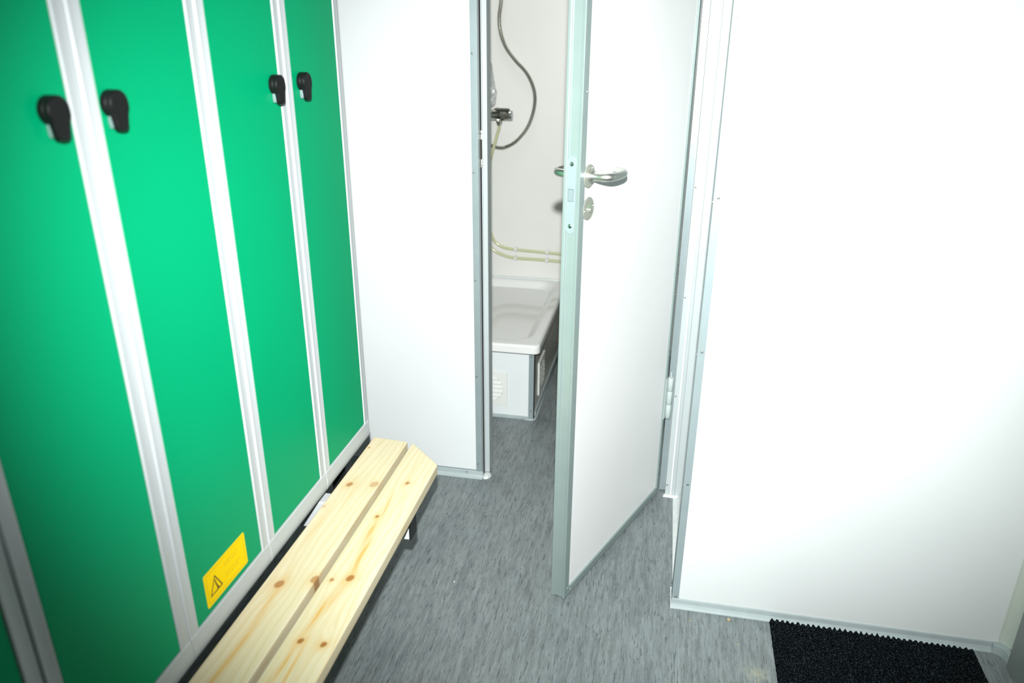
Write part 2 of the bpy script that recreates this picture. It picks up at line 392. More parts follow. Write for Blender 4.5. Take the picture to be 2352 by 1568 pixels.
# blob of sealant at the foot of the post
bm = bmesh.new(); bmesh.ops.create_icosphere(bm, subdivisions=3, radius=1)
for v in bm.verts:
    n = noise.noise(v.co*2.3)*.25; v.co = Vector((-.513 + v.co.x*.015*(1+n), 2.148 + v.co.y*.022*(1+n), max(0, v.co.z)*.011*(1+n)))
struct('trim_6', bm, M_SEAL, 'smeared blob of sealant at the foot of the left door post', 'sealant', smooth=True)

# door frame, right post, with ribs
bm = bmesh.new()
prism(bm, [(.062, 2.205), (.062, 2.178), (.081, 2.178), (.081, 2.150), (.0965, 2.150), (.0965, 2.144), (.1000, 2.144), (.1000, 2.150), (.1110, 2.150), (.1110, 2.1535), (.1122, 2.1535), (.1122, 2.150), (.1345, 2.150), (.1345, 2.205)], .006, 2.06)
rp = struct('trim_7', bm, M_FRAME, 'pale ribbed door frame post on the hinge side', 'door frame', bevel=.0006)
bm = bmesh.new(); box(bm, (.0965, 2.1435, .006), (.1000, 2.1442, 2.06)); rb = build('raised_rib', bm, mat('bright_rib', (.93, .95, .95), .3), rp)
bm = bmesh.new(); box(bm, (.0620, 2.1765, .006), (.0800, 2.1782, 2.06)); build('jamb_shade_strip', bm, M_ALU, rp)  # jamb's shade behind the door, put in as a darker blue-grey strip
for z in (.042, .36, .68, 1.0): screw('screw', rp, (.0855, 2.1495, z), (0, -1, 0), .0028)
bm = bmesh.new(); prism(bm, [(-.53, 2.150), (-.53, 2.205), (.106, 2.205), (.106, 2.150)], 2.02, 2.06); build('head_piece', bm, M_FRAME, rp)
bm = bmesh.new(); prof = [(.074, 2.139), (.134, 2.139), (.134, 2.151), (.074, 2.151)]
prism(bm, prof, 0, .009, None, .92); struct('trim_8', bm, M_SEAL, 'pale sealant bead at the foot of the right door post', 'sealant', bevel=.002, seg=3)

# entrance door frame glimpsed at the far right
bm = bmesh.new(); prism(bm, [(.884, 1.46), (.884, 1.578), (.903, 1.590), (.903, 1.46)], 0, H_ROOM)
tf = struct('trim_9', bm, mat('grey_entrance_frame', (.22, .25, .24), .4), 'dark grey frame profile at the far right edge beside the mat', 'door frame', bevel=.001)
bm = bmesh.new(); box(bm, (.872, 1.30, 0.004), (.905, 1.46, H_ROOM)); build('frame_lining', bm, mat('frame_lining_green_grey', (.30, .38, .34), .4), tf)

# ---------------------------------------------------------------- the open door
FR = Vector((-.174, 1.587, 0)); U = Vector((.378, .926, 0)).normalized(); NB = Vector((-U.y, U.x, 0)); Z = Vector((0, 0, 1))
def D(s, t, z): return FR + U*s + NB*t + Z*z
DM = basis(FR, U, NB, Z)          # (s, t, z)
ZB, ZT, W_, TH = .015, 2.01, .606, .034
door = thing('door_1', FR, 'white door with aluminium edge standing open into the room', 'door', kind='structure')
bm = bmesh.new(); box(bm, (.012, .002, ZB+.012), (W_-.004, TH-.002, ZT-.01), DM); build('door_panel', bm, M_DOORP, door)
bm = bmesh.new()      # lock-side profile: a shallow channel between two lips
prism(bm, [(-.0035, -.003), (.0200, -.003), (.0200, .0015), (.0205, TH-.0015), (.0200, TH+.002), (-.0050, TH+.002), (-.0050, TH-.0045), (-.0040, TH-.0060), (.0000, TH-.0068), (.0000, .0052), (-.0030, .0040)], ZB-.002, ZT, DM)
es = build('edge_profile', bm, M_ALUDOOR, door, bevel=.0006); es['label'] = 'green-grey aluminium edge with two raised lips'
bm = bmesh.new(); box(bm, (.0200, -.003, ZB-.002), (W_, TH+.002, ZB+.020), DM); build('bottom_profile', bm, M_ALUDOOR, door, bevel=.0006)
bm = bmesh.new(); box(bm, (W_-.012, -.003, ZB+.020), (W_, TH+.002, ZT), DM); build('hinge_side_profile', bm, M_ALUDOOR, door, bevel=.0006)
bm = bmesh.new(); box(bm, (.0200, -.003, ZT-.02), (W_-.012, TH+.002, ZT), DM); build('top_profile', bm, M_ALUDOOR, door, bevel=.0006)
for s, z in ((.0145, .038), (.030, .0245), (.0125, .66), (.585, .0245), (W_-.006, .048), (W_-.006, .69), (W_-.006, 1.33), (.0125, 1.28)):
    p = D(s, -.0032, z); screw('screw', door, p, -NB, .0022)
# face plate on the lock edge
EM = lambda z, out=0: basis(D(0-out, .0185, z), NB, Z, -U)
bm = bmesh.new(); prism(bm, rrect(.020, .165, .0098, 0, 0, 8), 0, .0022, EM(1.070)); fp = build('face_plate', bm, M_PLATE, door, bevel=.0004)
fp['label'] = 'long steel lock plate with rounded ends'
bm = bmesh.new(); prism(bm, rrect(.0135, .0265, .0012), 0, .0004, EM(1.0712, .0022)); build('latch_opening', bm, mat('latch_gap', (.10, .12, .13), .5), fp)
bm = bmesh.new()
prism(bm, [(-.0058, -.0120), (.0058, -.0120), (.0058, .0122), (-.0058, .0122)], 0, .0006, EM(1.0712, .0022))
lb = build('latch_bolt', bm, mat('latch_steel', (.55, .62, .68), .3, metal=.6), fp)
for v in lb.data.vertices:
    q = EM(1.0712, .0022).inverted() @ v.co
    if q.z > .0003: v.co = EM(1.0712, .0022) @ Vector((q.x, q.y, .0004 if q.x > 0 else .0032))
for z in (1.1360, 1.0045):
    bm = bmesh.new(); lathe(bm, [(.0048, 0), (.0048, .0007), (.0034, .0016), (.0010, .0020), (.0008, .0008)], 16, EM(z, .0020)); build('plate_screw', bm, M_CHROME, fp)
# lever handles on both faces
def handle(side):
    n = -NB if side > 0 else NB
    t0 = -.001 if side > 0 else TH+.001
    base = lambda s, z, o=0: FR + U*s + NB*t0 + n*o + Z*z
    m = basis(base(.0385, 1.108), U, Z, n)
    bm = bmesh.new(); lathe(bm, [(.0250, 0), (.0250, .0018), (.0238, .0030), (.0110, .0032)], 40, m)
    ro = build('handle_rose', bm, M_BRUSH, door, bevel=0); ro['label'] = 'round satin steel rose'
    pts = [base(.0385, 1.108, o) for o in (.002, .014, .026)] + [base(.0405, 1.1082, .038), base(.0475, 1.1084, .047), base(.060, 1.1085, .0510), base(.080, 1.1085, .0515), base(.099, 1.1085, .0500), base(.115, 1.1085, .0450), base(.1265, 1.1088, .0350), base(.1300, 1.109, .0215), base(.1300, 1.109, .013)]
    path = catmull(pts, 6)
    bm = bmesh.new(); tube(bm, path, lambda i: .0088 if i < len(path)-3 else .0088*(1-.14*(i-len(path)+4)), 20)
    lv = build('lever_handle', bm, M_STEEL, door, smooth=True); lv['label'] = 'curved tubular steel lever'
    bm = bmesh.new(); lathe(bm, [(.0135, .0030), (.0135, .0105), (.0120, .0120)], 24, m); build('handle_collar', bm, M_STEEL, ro)
    for a in (60, -60):
        screw('screw', ro, m @ Vector((.0185*math.cos(math.radians(a)), .0185*math.sin(math.radians(a)), .0032)), n, .0022)
    m2 = basis(base(.0400, 1.0385), U, Z, n)
    bm = bmesh.new(); lathe(bm, [(.0250, 0), (.0250, .0018), (.0238, .0028), (.004, .0030)], 40, m2); co = build('lock_cover', bm, M_BRUSH, door); co['label'] = 'round steel lock cover plate'
    bm = bmesh.new(); prism(bm, rrect(.0052, .0090, .0024, 0, -.0035), .0026, .0085, m2); build('lock_peg', bm, M_STEEL, co, bevel=.0008)
    bm = bmesh.new(); prism(bm, [(-.0012, .0035), (.0010, .0035), (.0026, .0078), (.0012, .0078)], .0028, .0034, m2); build('lock_indicator', bm, M_REDM, co)
    for a in (10, 190): screw('screw', co, m2 @ Vector((.0200*math.cos(math.radians(a)), .0200*math.sin(math.radians(a)), .0028)), n, .0020)
handle(1); handle(-1)
# hinges
for zc in (.352, 1.68):
    hp = D(W_+.0105, -.009, zc)
    bm = bmesh.new()
    for k in (-1, 0, 1): lathe(bm, [(.0082, -.0222), (.0088, -.0215), (.0088, .0215), (.0082, .0222)], 20, Matrix.Translation(hp + Z*.0455*k))
    hg = build('hinge', bm, M_HINGE, door); hg['label'] = 'pale grey three-knuckle barrel hinge'
    for f in hg.data.polygons: f.use_smooth = abs(f.normal.z) < .5
    bm = bmesh.new(); lathe(bm, [(.0030, .068), (.0030, .083), (.0024, .0845)], 12, Matrix.Translation(hp)); lathe(bm, [(.0070, -.0705), (.0070, -.068)], 16, Matrix.Translation(hp)); build('hinge_pin', bm, M_FRAME, hg)
    bm = bmesh.new(); box(bm, (W_-.012, -.0045, zc-.068), (W_+.010, -.003, zc+.068), DM); build('hinge_leaf', bm, M_HINGE, hg)

# ---------------------------------------------------------------- lockers
XF = -.715; Y_END = 1.657; PITCH = .2665
def locker(y0, y1, knob_y, label, sticker=False):
    t = thing('locker', (XF, y0, .396), label, 'locker', 'lockers with green doors standing side by side on the bench frame')
    zb, zt = .396, 2.20
    yc0, yc1 = y0+.0006, y1-.0006
    bm = bmesh.new()          # carcass: sides, back, top, bottom
    box(bm, (-1.205, yc0, zb+.03), (XF-.020, yc0+.0012, zt)); box(bm, (-1.205, yc1-.0012, zb+.03), (XF-.020, yc1, zt))
    box(bm, (-1.205, yc0, zb+.03), (-1.203, yc1, zt)); box(bm, (-1.205, yc0, zt-.002), (XF-.020, yc1, zt)); box(bm, (-1.205, yc0, zb+.03), (XF-.020, yc1, zb+.032))
    build('carcass', bm, M_LFRAME, t)
    # stiles with a rolled outer edge and a shallow swell across the face
    sw = .0245
    def stile(a, b, outer):     # a outer y, b inner y
        s = 1 if b > a else -1
        prof = [(XF-.020, a), (XF-.004, a), (XF-.0012, a+s*.0010), (XF+.0006, a+s*.0035), (XF-.0002, a+s*.0100), (XF+.0010, b-s*.0060), (XF+.0012, b-s*.0018), (XF-.0004, b), (XF-.020, b)]
        bm = bmesh.new(); prism(bm, prof, zb+.045, zt)
        o = build('stile', bm, M_LFRAME, t, bevel=.0005)
    stile(yc0, yc0+sw, 0); stile(yc1, yc1-sw, 1)
    bm = bmesh.new(); box(bm, (XF-.018, yc0+sw, zt-.03), (XF+.0006, yc1-sw, zt)); build('top_rail', bm, M_LFRAME, t, bevel=.0006)
    # bottom rail: rounded lip that bulges forward and rolls under
    prof = [(-.022, .050), (.0012, .0500), (.0022, .0485), (.0018, .040), (.0030, .028), (.0030, .016), (.0010, .006), (-.004, .0005), (-.022, .0)]
    bm = bmesh.new(); prism(bm, [(x, z) for x, z in prof], 0, yc1-yc0-.0004, basis((XF, yc0+.0002, zb), (1, 0, 0), (0, 0, 1), (0, 1, 0)))
    # far-side corner of the rail
    build('bottom_rail', bm, M_LFRAME, t, bevel=.0010)
    bm = bmesh.new(); box(bm, (XF-.019, yc0+sw+.0010, zb+.052), (XF-.0006, yc1-sw-.0010, zt-.032)); d = build('door', bm, M_GREEN, t, bevel=.0014, seg=3)
    d['label'] = 'glossy green locker door'
    bm = bmesh.new(); box(bm, (XF-.022, yc0+sw, zb+.050), (XF-.0195, yc1-sw, zt-.03)); build('inner_shadow_gap', bm, M_DARK, t)
    # rotary latch: pear-shaped black knob over a zinc hasp
    if knob_y is not None:
        KM = basis((XF-.0006, knob_y, 1.2985), (0, 1, 0), (0, 0, 1), (1, 0, 0))
        r = .0180
        pear = []
        for i in range(25):
            a = math.radians(-38 + (256)*i/24); pear.append((r*math.cos(a), r*math.sin(a)))
        pear += [(-.0132, -.0155), (-.0116, -.0225), (-.0108, -.0290), (-.0080, -.0338), (-.0025, -.0355), (.0035, -.0355), (.0088, -.0335), (.0112, -.0290), (.0118, -.0225), (.0135, -.0150)]
        circ = [(r*.98*math.cos(2*math.pi*i/28), r*.98*math.sin(2*math.pi*i/28)) for i in range(28)]
        bm = bmesh.new(); prism(bm, circ, 0, .0095, KM); prism(bm, pear, .0088, .0172, KM, .97)
        kn = build('rotary_knob', bm, M_BLACK, d, bevel=.0018, seg=3)
        bm = bmesh.new()
        prism(bm, [(-.0082, -.0120), (-.0084, -.0240), (-.0070, -.0310), (.0040, -.0320), (.0060, -.0120)], .0008, .0084, KM)
        hs = build('hasp', bm, M_HASP, d, bevel=.0012); hs['label'] = 'pale zinc hasp under the knob'
    if sticker:
        x0 = XF - .0006
        SM = basis((x0, .9815, .4935), (0, 1, 0), (0, 0, 1), (1, 0, 0))
        W2, H2 = .132, .068
        bm = bmesh.new(); prism(bm, rrect(W2, H2, .004), 0, .0004, SM); sk = build('warning_sticker', bm, M_YEL, t)
        sk['label'] = 'yellow warning sticker with a black triangle and small print'
        def frame_poly(bm, w, h, tck, z0, z1):
            for a, b in (((-w/2, -h/2), (w/2, -h/2+tck)), ((-w/2, h/2-tck), (w/2, h/2)), ((-w/2, -h/2+tck), (-w/2+tck, h/2-tck)), ((w/2-tck, -h/2+tck), (w/2, h/2-tck))):
                box(bm, (*a, z0), (*b, z1), SM)
        bm = bmesh.new(); frame_poly(bm, W2-.012, H2-.011, .0008, .00041, .00052); build('sticker_border', bm, M_YELB, sk)
        bm = bmesh.new()
        A, B, C_ = Vector((-.0550, -.0180)), Vector((-.0165, -.0180)), Vector((-.0358, .0165)); cc = (A+B+C_)/3
        for P_, Q_ in ((A, B), (B, C_), (C_, A)):
            pi, qi = cc+(P_-cc)*.80, cc+(Q_-cc)*.80
            prism(bm, [P_, Q_, qi, pi], .00041, .00058, SM)
        prism(bm, [(-.0375, .0060), (-.0352, .0068), (-.0335, -.0022), (-.0315, -.0075), (-.0298, -.0125), (-.0322, -.0125), (-.0345, -.0085), (-.0362, -.0035)], .00041, .00058, SM)
        prism(bm, [(-.0330, -.0100), (-.0275, -.0128), (-.0270, -.0148), (-.0345, -.0148)], .00041, .00058, SM)
        build('warning_triangle', bm, M_PRINT, sk)
        # unreadable small print: four lines of word-long strokes
        bm = bmesh.new(); rr = random.Random(5)
        for ln, (xs, z, words) in enumerate(((-.004, .0165, (9, 4, 3)), (-.004, .0100, (3, 4, 8)), (-.004, -.0060, (2, 3, 4, 9)), (-.004, -.0125, (2, 4, 3, 6)))):
            x = xs
            for wd in words:
                for ch in range(wd):
                    hh = .0034 if rr.random() < .3 else .0026
                    box(bm, (x, z-.0012, .00041), (x+.0007, z-.0012+hh, .00052), SM)
                    if rr.random() < .7: box(bm, (x+.0007, z-.0012 + (.0010 if rr.random() < .5 else 0), .00041), (x+.0017, z-.0004 + (.0010 if rr.random() < .5 else 0), .00052), SM)
                    x += .00235
                x += .0022
        build('sticker_small_print', bm, M_TEXT, sk)
    reparent(t)
    return t
ys = [Y_END - PITCH*k for k in range(6)]          # 1.657, 1.3905, 1.124, .8575, .591, .3245
locker(ys[1], ys[0], 1.451, 'green-door locker furthest back, next to the white partition wall, knob at its left')
locker(ys[2], ys[1], 1.3405, 'second green-door locker from the partition wall, plain, knob at its right edge')
locker(ys[3], ys[2], .9015, 'green-door locker with the yellow warning sticker at the foot of its door', sticker=True)
locker(ys[4], ys[3], .7965, 'green-door locker left of the stickered one, largest black knob at its right edge')
locker(ys[5], ys[4], .3245+.06, 'nearest locker, only a dark sliver of it in the bottom left corner')

# ---------------------------------------------------------------- bench
bench = thing('bench', (-.60, .99, 0), 'pine bench of two long planks in front of the green lockers', 'bench')
Y0B = .33
bm = bmesh.new(); prism(bm, [(-.700, Y0B), (-.6045, Y0B), (-.6045, 1.645), (-.700, 1.652)], .373, .400); p = build('seat_plank', bm, M_WOOD_IN, bench, bevel=.0025, seg=3); p['label'] = 'inner pine plank beside the lockers, square end'
bm = bmesh.new(); prism(bm, [(-.5910, Y0B), (-.4955, Y0B), (-.4955, 1.548), (-.4985, 1.556), (-.5830, 1.637), (-.5910, 1.641)], .373, .400); p = build('seat_plank', bm, M_WOOD_OUT, bench, bevel=.0030, seg=3); p['label'] = 'outer pine plank with a cut-off corner'
for yc in (1.398, .55):
    bm = bmesh.new(); box(bm, (-1.14, yc-.0205, .298), (-.515, yc+.0205, .3725)); fb = build('support_tube', bm, M_TUBE, bench, bevel=.003, seg=3)
    bm = bmesh.new(); box(bm, (-.5155, yc-.0205, .298), (-.509, yc+.0205, .3725)); build('end_cap', bm, M_ENDCAP, fb, bevel=.0025)
for yc in (1.60, .40):
    for x in (-.775, -1.12):
        bm = bmesh.new(); box(bm, (x-.02, yc-.02, .004), (x+.02, yc+.02, .385)); lg = build('leg', bm, M_ENDCAP, bench, bevel=.002)
        bm = bmesh.new(); box(bm, (x-.022, yc-.022, 0), (x+.022, yc+.022, .006)); build('rubber_foot', bm, M_DARK, lg)
for x in (-.775, -1.12):
    bm = bmesh.new(); box(bm, (x-.02, Y0B, .373), (x+.02, 1.62, .3955)); build('frame_rail', bm, M_ENDCAP, bench, bevel=.002)
for yc in (1.60, .40):
    bm = bmesh.new(); box(bm, (-1.10, yc-.015, .375), (-.795, yc+.015, .3955)); build('cross_rail', bm, M_ENDCAP, bench)

# ---------------------------------------------------------------- floor mat
bm = bmesh.new()
MX0, MX1, MY0, MY1 = .350, .826, 1.10, 1.622
nx, ny = 300, 260; rows = []
rib = 38
for j in range(ny+1):
    row = []
    for i in range(nx+1):
        u_, v_ = i/nx, j/ny
        x = MX0 + (MX1-MX0)*u_; y = MY0 + (MY1-MY0)*v_
        ph = abs(math.cos(math.pi*rib*u_))
        bumpn = noise.noise(Vector((x*260, y*330, 0))); b2 = noise.noise(Vector((x*90, y*120, 4)))
        z = .006 + .0055*(1-ph**3)*(.7+.9*bumpn) + .0014*b2
        # frayed ends: each rib reaches a little further than the groove beside it
        end = .0050*(1-ph**2) + .0030*noise.noise(Vector((x*300, 3, 3)))
        if v_ > .96: y += end*(v_-.96)/.04
        if u_ < .02: x += .0012*noise.noise(Vector((5, y*160, 1)))
        if u_ > .98: x += .0016*noise.noise(Vector((9, y*160, 1)))
        if i in (0, nx) or j in (0, ny): z = .002
        a = math.radians(-.9); cx_, cy_ = .353, 1.622
        X = cx_ + (x-cx_)*math.cos(a) - (y-cy_)*math.sin(a); Y = cy_ + (x-cx_)*math.sin(a) + (y-cy_)*math.cos(a)
        row.append(bm.verts.new((X, Y, z)))
    rows.append(row)
for j in range(ny):
    for i in range(nx): bm.faces.new([rows[j][i], rows[j][i+1], rows[j+1][i+1], rows[j+1][i]])
mt_ = thing('floor_mat', (.59, 1.36, 0), 'black ribbed carpet mat on the floor against the right wall', 'mat')
pl = build('ribbed_pile', bm, M_MAT, mt_, smooth=False)
bm = bmesh.new(); box(bm, (MX0+.003, MY0+.003, .0002), (MX1-.003, MY1-.004, .003)); build('backing', bm, M_DARK, mt_)

# ---------------------------------------------------------------- shower room
tray = thing('shower_tray', (-.80, 2.95, 0), 'white shower tray on a boxed plinth seen through the doorway', 'shower tray')
TX0, TX1, TY0, TY1, TZ = -1.218, -.402, 2.530, 3.348, .330
bm = bmesh.new(); cx_, cy_ = (TX0+TX1)/2, (TY0+TY1)/2
def ring(x0, x1, y0, y1, r, z, k=8):
    return [bm.verts.new((px, py, z)) for px, py in rrect(x1-x0, y1-y0, r, (x0+x1)/2, (y0+y1)/2, k)]
rings = [ring(TX0+.012, TX1-.012, TY0+.012, TY1, .02, .296), ring(TX0, TX1, TY0, TY1, .026, .297), ring(TX0, TX1, TY0, TY1, .026, .299), ring(TX0, TX1, TY0, TY1, .026, .320), ring(TX0, TX1, TY0, TY1, .026, .322), ring(TX0+.002, TX1-.002, TY0+.002, TY1-.001, .026, .3275),
         ring(TX0+.008, TX1-.008, TY0+.008, TY1-.003, .026, .330),
         ring(TX0+.010, TX1-.010, TY0+.010, TY1-.004, .026, .330), ring(TX0+.046, TX1-.036, TY0+.046, TY1-.020, .08, .330), ring(TX0+.050, TX1-.040, TY0+.050, TY1-.022, .08, .3295), ring(TX0+.055, TX1-.045, TY0+.055, TY1-.026, .08, .3265), ring(TX0+.062, TX1-.053, TY0+.064, TY1-.030, .075, .316),
         ring(TX0+.115, TX1-.118, TY0+.115, TY1-.058, .06, .256), ring(TX0+.135, TX1-.134, TY0+.135, TY1-.074, .045, .246), ring(TX0+.20, TX1-.16, TY0+.165, TY1-.10, .04, .244)]
for a, b in zip(rings, rings[1:]):
    n_ = len(a)
    for i in range(n_): bm.faces.new([a[i], a[(i+1) % n_], b[(i+1) % n_], b[i]])
bm.faces.new(rings[-1]); bm.faces.new(rings[0][::-1])
tb = build('tray_basin', bm, M_TRAY, tray, smooth=True)
bm = bmesh.new(); lathe(bm, [(.045, .243), (.045, .247), (.038, .250), (.004, .251)], 28, Matrix.Translation((-.90, 2.95, 0))); build('drain_cover', bm, M_CHROME, tb)
bm = bmesh.new(); tube(bm, [(-1.218, 3.346, .332), (-.405, 3.346, .332)], .006, 10); build('sealant_bead', bm, M_SEAL, tray)
PX1 = -.427; PY0 = 2.576
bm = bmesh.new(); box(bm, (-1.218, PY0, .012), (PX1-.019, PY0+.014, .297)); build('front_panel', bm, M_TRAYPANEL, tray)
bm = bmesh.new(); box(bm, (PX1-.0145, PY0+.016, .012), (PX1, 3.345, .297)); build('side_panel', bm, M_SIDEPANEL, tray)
bm = bmesh.new(); prism(bm, [(PX1-.0205, PY0-.0018), (PX1-.0010, PY0-.0018), (PX1-.0010, PY0+.016), (PX1-.004, PY0+.016), (PX1-.004, PY0+.001), (PX1-.0205, PY0+.001)], .006, .297); cs = build('corner_strip', bm, M_ALU, tray, bevel=.0004)
bm = bmesh.new(); box(bm, (PX1-.0010, PY0-.001, .006), (PX1+.0006, PY0+.020, .297)); build('black_edge', bm, M_DARK, cs)  # thin black edge down the outer side of the corner strip
for z in (.040, .268): screw('screw', cs, (PX1-.0105, PY0-.0020, z), (0, -1, 0), .0030, mat('dull_screw', (.2, .22, .22), .4, metal=.6))
bm = bmesh.new(); box(bm, (-1.218, PY0-.0016, 0), (PX1-.001, PY0+.010, .0150)); build('bottom_strip', bm, M_SKIRT, tray, bevel=.001)
bm = bmesh.new(); tube(bm, [(PX1-.045, PY0-.002, .002), (PX1-.012, PY0-.003, .002), (PX1+.002, PY0+.002, .002), (PX1+.006, PY0+.02, .002), (PX1+.005, 3.34, .002)], .0042, 8); build('floor_sealant', bm, M_SKIRT, tray, smooth=True)
bm = bmesh.new(); box(bm, (PX1, PY0+.03, 0), (PX1+.003, 3.34, .024)); build('side_strip', bm, M_SKIRT, tray)
def grille(name, m):
    g = thing(name, (0, 0, 0)) if False else None
    bm = bmesh.new(); w2 = .0705; R = .0535; n = 40
    # square plate with a round opening
    outer = []
    sq = rrect(.141, .141, .010, 0, 0, 4)
    import bisect
    circ = [(R*math.cos(2*math.pi*i/n), R*math.sin(2*math.pi*i/n)) for i in range(n)]
    def onsq(a):
        c, s = math.cos(a), math.sin(a); k = w2/max(abs(c), abs(s)); return (c*k*.995, s*k*.995)
    for z0, z1 in ((0, .004),):
        vo0 = [bm.verts.new((*onsq(2*math.pi*i/n), z0)) for i in range(n)]; vo1 = [bm.verts.new((*(c*.985 for c in onsq(2*math.pi*i/n)), z1)) for i in range(n)]
        vi1 = [bm.verts.new((*circ[i], z1+.0006)) for i in range(n)]; vi0 = [bm.verts.new((*circ[i], z0)) for i in range(n)]
        for i in range(n):
            j = (i+1) % n
            bm.faces.new([vo0[i], vo0[j], vo1[j], vo1[i]]); bm.faces.new([vo1[i], vo1[j], vi1[j], vi1[i]]); bm.faces.new([vi1[i], vi1[j], vi0[j], vi0[i]])
    for v in bm.verts: v.co = m @ v.co
    pl = build(name, bm, M_GRILL, tray)
    bm = bmesh.new(); prism(bm, circ, .0001, .0006, m); build('grille_recess', bm, mat('grille_shadow', (.08, .09, .08), .7), pl)
    ns = 6
    for k in range(ns):
        zc = -R + (k+.5)*2*R/ns; hh = R/ns*.82
        top, bot = zc+hh, zc-hh
        half = lambda q: math.sqrt(max(0, (R-.0008)**2 - q*q))
        bm = bmesh.new(); N = 10
        pts_ = [(half(bot + (top-bot)*i/N), bot + (top-bot)*i/N) for i in range(N+1)]
        pts_ = [(x, z) for x, z in pts_]; left = [(-x, z) for x, z in pts_[::-1]]
        poly = []
        for q in pts_+left:
            if not poly or (abs(q[0]-poly[-1][0])+abs(q[1]-poly[-1][1])) > 1e-5: poly.append(q)
        lo = [bm.verts.new((x, z, .0010)) for x, z in poly]; hi = [bm.verts.new((x, z, .0016 + .0042*(top-z)/(top-bot))) for x, z in poly]
        for i in range(len(poly)): bm.faces.new([lo[i], lo[(i+1) % len(poly)], hi[(i+1) % len(poly)], hi[i]])
        bm.faces.new(hi); bm.faces.new(lo[::-1])
        for v in bm.verts: v.co = m @ v.co
        build('louvre_slat', bm, M_GRILL, pl)
    return pl
grille('vent_grille', basis((-.5995, PY0-.0002, .1245), (1, 0, 0), (0, 0, 1), (0, -1, 0)))
grille('vent_grille', basis((PX1+.0002, 2.748, .1290), (0, 1, 0), (0, 0, 1), (1, 0, 0)))

# mixer
mx = thing('shower_mixer', (-.75, 3.35, 1.072), 'chrome shower mixer bar on the shower room rear wall', 'mixer tap')
XM = lambda x, z=1.072, y=3.29: basis((x, y, z), (0, 1, 0), (0, 0, 1), (1, 0, 0))
bm = bmesh.new(); lathe(bm, [(.0205, -.25), (.0212, -.248), (.0212, -.047), (.0205, -.0465), (.0205, -.0455), (.0212, -.045), (.0212, -.004), (.0202, 0)], 36, XM(-.661)); build('mixer_body', bm, M_CHROME, mx, smooth=False)
for f in mx.children[0].data.polygons: f.use_smooth = True
bm = bmesh.new(); lathe(bm, [(.0195, 0), (.0195, .0012)], 32, XM(-.6608)); build('end_disc', bm, M_HASP, mx)
bm = bmesh.new(); prism(bm, rrect(.062, .020, .008), 0, .0100, Matrix.Translation((-.700, 3.287, 1.0920))); build('selector_lever', bm, M_CHROME, mx, bevel=.003, seg=3)
bm = bmesh.new(); lathe(bm, [(.009, 0), (.0125, -.004), (.0125, -.016), (.0095, -.019), (.0075, -.024)], 6, Matrix.Translation((-.7165, 3.29, 1.053))); build('outlet_nut', bm, M_CHROME, mx)
bm = bmesh.new(); lathe(bm, [(.009, 0), (.0125, -.004), (.0125, -.018), (.0095, -.0225)], 6, Matrix.Translation((-.852, 3.29, 1.053))); build('outlet_nut', bm, M_CHROME, mx)
for x in (-.735, -.885):
    bm = bmesh.new(); lathe(bm, [(.016, 0), (.016, .048), (.026, .050), (.028, .0595)], 24, basis((x, 3.29, 1.072), (1, 0, 0), (0, 0, 1), (0, 1, 0))); build('wall_union', bm, M_CHROME, mx)

# ribbed metal hose
mh = [(-0.7162, 3.33, 1.7215), (-0.7162, 3.33, 1.5889), (-0.7162, 3.33, 1.5236), (-0.7243, 3.33, 1.4584), (-0.7182, 3.33, 1.4001), (-0.6941, 3.33, 1.3408), (-0.6529, 3.33, 1.2896), (-0.6097, 3.33, 1.2464), (-0.5806, 3.33, 1.1952), (-0.5686, 3.33, 1.1419), (-0.5766, 3.33, 1.0796), (-0.6027, 3.33, 1.0154), (-0.6509, 3.33, 0.9591), (-0.6991, 3.33, 0.933), (-0.7283, 3.33, 0.93), (-0.7584, 3.33, 0.937), (-0.7815, 3.33, 0.9531), (-0.8167, 3.33, 0.9912), (-.846, 3.305, 1.012), (-.852, 3.292, 1.027)]
path = catmull(mh, 40)
res = [path[0]]; acc = 0
for a, b in zip(path, path[1:]):
    seg = (b-a).length; acc += seg
    if acc >= .0011: res.append(b); acc = 0
bm = bmesh.new(); tube(bm, res, lambda i: (.0080, .0087, .0080, .0060)[i % 4], 14)
hz = build('shower_hose', bm, mat('dark_chrome', (.66, .66, .61), .22, metal=1.), None, smooth=False); tag(hz, 'ribbed chrome shower hose looping down the shower wall', 'hose')
hh_ = thing('hand_shower', (-.713, 3.315, 1.75), 'chrome hand shower on its wall holder above the hose', 'hand shower')
bm = bmesh.new(); tube(bm, catmull([(-.713, 3.315, 1.70), (-.713, 3.312, 1.80), (-.713, 3.30, 1.88), (-.713, 3.28, 1.93)], 6), .010, 16); build('shower_handle', bm, M_CHROME, hh_, smooth=True)
bm = bmesh.new(); lathe(bm, [(.018, 0), (.040, .012), (.042, .020), (.0, .021)], 28, basis((-.713, 3.285, 1.945), (1, 0, 0), Vector((0, .45, .89)), Vector((0, -.89, .45))), cap=False); build('spray_head', bm, M_CHROME, hh_)
bm = bmesh.new(); box(bm, (-.728, 3.305, 1.76), (-.698, 3.35, 1.79)); build('wall_holder', bm, M_CHROME, hh_, bevel=.004)

